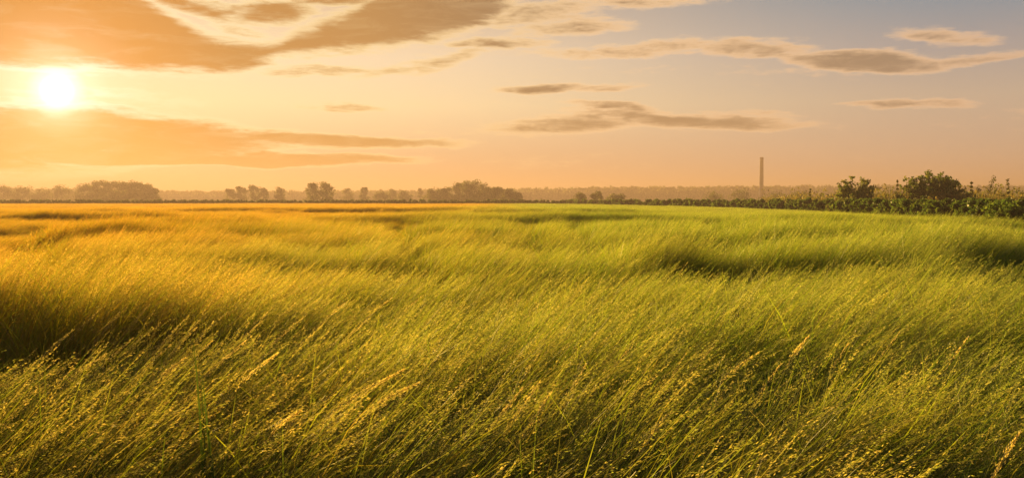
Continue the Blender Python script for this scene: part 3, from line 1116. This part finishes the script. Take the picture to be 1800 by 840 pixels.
def shrub(px, top, wpx, d, label, seed, leaves, leaf=.10, arms=26):
    r = np.random.default_rng(seed)
    p = at_d(px, 352, d)
    h = EYE + (352 - top) / FPX * d
    w = wpx / FPX * d
    root = empty('bush', (p[0], p[1], 0))
    tag(root, label, 'bush', 'two dark bushes behind the hedge')
    br, fo = MB(), MB()
    C, R = [], []
    for i in range(arms):
        a = (i * 2.399963) % (2 * math.pi)
        e = ((i * 0.7548777 + .3) % 1.0)
        sp = e ** 1.15                                    # 0 sideways, 1 straight up
        rad = r.uniform(.72, 1.06)
        cs = math.sqrt(max(0.02, 1 - sp * sp))
        tip = np.array((math.cos(a) * cs * w * .5 * rad, math.sin(a) * cs * w * .42 * rad, h * (.16 + .84 * sp) * rad ** .6))
        ln = smooth_line([(r.normal(0, .08), r.normal(0, .08), -.1), tip * np.array((.35, .35, .5)), tip * np.array((.75, .75, .82)), tip], 9)
        br.tube(ln, np.linspace(.05, .006, 9), 5)
        for k in range(2, 9):
            C.append(ln[k] + r.normal(0, .05 * w * .3, 3))
            R.append(.40 * (1.2 - .075 * k) * h / 3.2)
    tones = np.array([(0.065, 0.090, 0.022), (0.090, 0.105, 0.025), (0.115, 0.105, 0.030)])
    leaf_cloud(fo, r, np.array(C), np.array(R), leaves, leaf, tones)
    br.build('branches', M_BARK, root, smooth=True)
    fo.build('crown', M_LEAF, root)


shrub(1504, 311, 94, 100, 'smaller rounded dark bush behind the hedge', 71, 8500, leaf=.15, arms=60)
shrub(1640, 300, 120, 92, 'larger ragged dark bush with gaps behind the hedge', 75, 15000, leaf=.15, arms=84)


def build_tall_weeds():
    g = 'tall single weeds sticking up behind the hedge'
    for i, (px, top, d, lean, fat, lab) in enumerate([
            (1424, 333, 112, 0, .3, 'short thin weed left of the smaller bush'),
            (1576, 319, 98, .04, .35, 'thin upright weed between the two dark bushes'),
            (1708, 322, 92, -.03, .35, 'thin dark weed just right of the larger bush'),
            (1737, 313, 90, .24, .8, 'bushy topped weed leaning right beyond the larger bush'),
            (1772, 317, 90, -.04, .45, 'pointed upright weed nearest the right edge')]):
        r = np.random.default_rng(810 + i)
        p = at_d(px, 352, d)
        h = EYE + (352 - top) / FPX * d
        root = empty('tall_weed', (p[0] - lean * h * .5, p[1], 0))
        tag(root, lab, 'weed', g)
        ln = smooth_line([(0, 0, -.05), (lean * h * .3, 0, h * .5), (lean * h, 0, h)], 10)
        st, fo = MB(), MB()
        st.tube(ln, np.linspace(.02, .005, 10), 5, (.08, .06, .03))
        C = [ln[k] + r.normal(0, .10 * fat, 3) * (1, 1, .5) for k in range(4, 10) for _ in range(3)]
        leaf_cloud(fo, r, np.array(C), np.full(len(C), .34 * fat), 170, .10, np.array([(0.05, 0.05, 0.018), (0.08, 0.065, 0.025)]), 1.3)
        st.build('stem', M_LEAF, root)
        fo.build('foliage', M_LEAF, root)


build_tall_weeds()


def build_far_tussock():
    p = at_z(572, 362, .9)
    d = 95.0
    p = at_d(572, 362, d)
    root = empty('tussock', (p[0], p[1], 0))
    tag(root, 'small dark tussock poking out of the far field below the paired trees', 'tussock')
    r = np.random.default_rng(33)
    b = MB()
    n = 260
    base = np.column_stack((r.normal(0, 1.0, n), r.normal(0, .4, n), np.zeros(n)))
    P, D = chains(n, r, base, r.uniform(.9, 1.25, n), r.uniform(0, 6.28, n), np.zeros(n), r.uniform(.2, 1., n), 4)
    ribbons(b, r, P, D, np.full(n, .05), np.tile((0.02, 0.025, 0.008), (n, 1)), np.array((1, 1, .9, .6, .2)))
    tag(b.build('blades', M_LEAF, root), kind='stuff')


build_far_tussock()


# ------------------------------------------------------------------ the evening haze
def build_haze():
    b = MB()
    x, y, z0, z1 = 4200.0, 4200.0, -1.2, 44.0
    v = [(-x, -y, z0), (x, -y, z0), (x, y, z0), (-x, y, z0), (-x, -y, z1), (x, -y, z1), (x, y, z1), (-x, y, z1)]
    f = np.array([(0, 3, 2, 1), (4, 5, 6, 7), (0, 1, 5, 4), (1, 2, 6, 5), (2, 3, 7, 6), (3, 0, 4, 7)])
    m = bpy.data.materials.new('evening_haze')
    m.use_nodes = True
    t = m.node_tree
    t.nodes.clear()
    N = NT(t)
    pv = N.new('ShaderNodeVolumePrincipled')
    pv.inputs['Color'].default_value = (0.41, 0.272, 0.182, 1)
    pv.inputs['Density'].default_value = 0.0009
    pv.inputs['Anisotropy'].default_value = 0.31
    o = N.new('ShaderNodeOutputMaterial')
    N.put(o.inputs['Volume'], pv.outputs[0])
    b.add(v, f)
    ob = b.build('haze', m)
    tag(ob, kind='stuff')


build_haze()
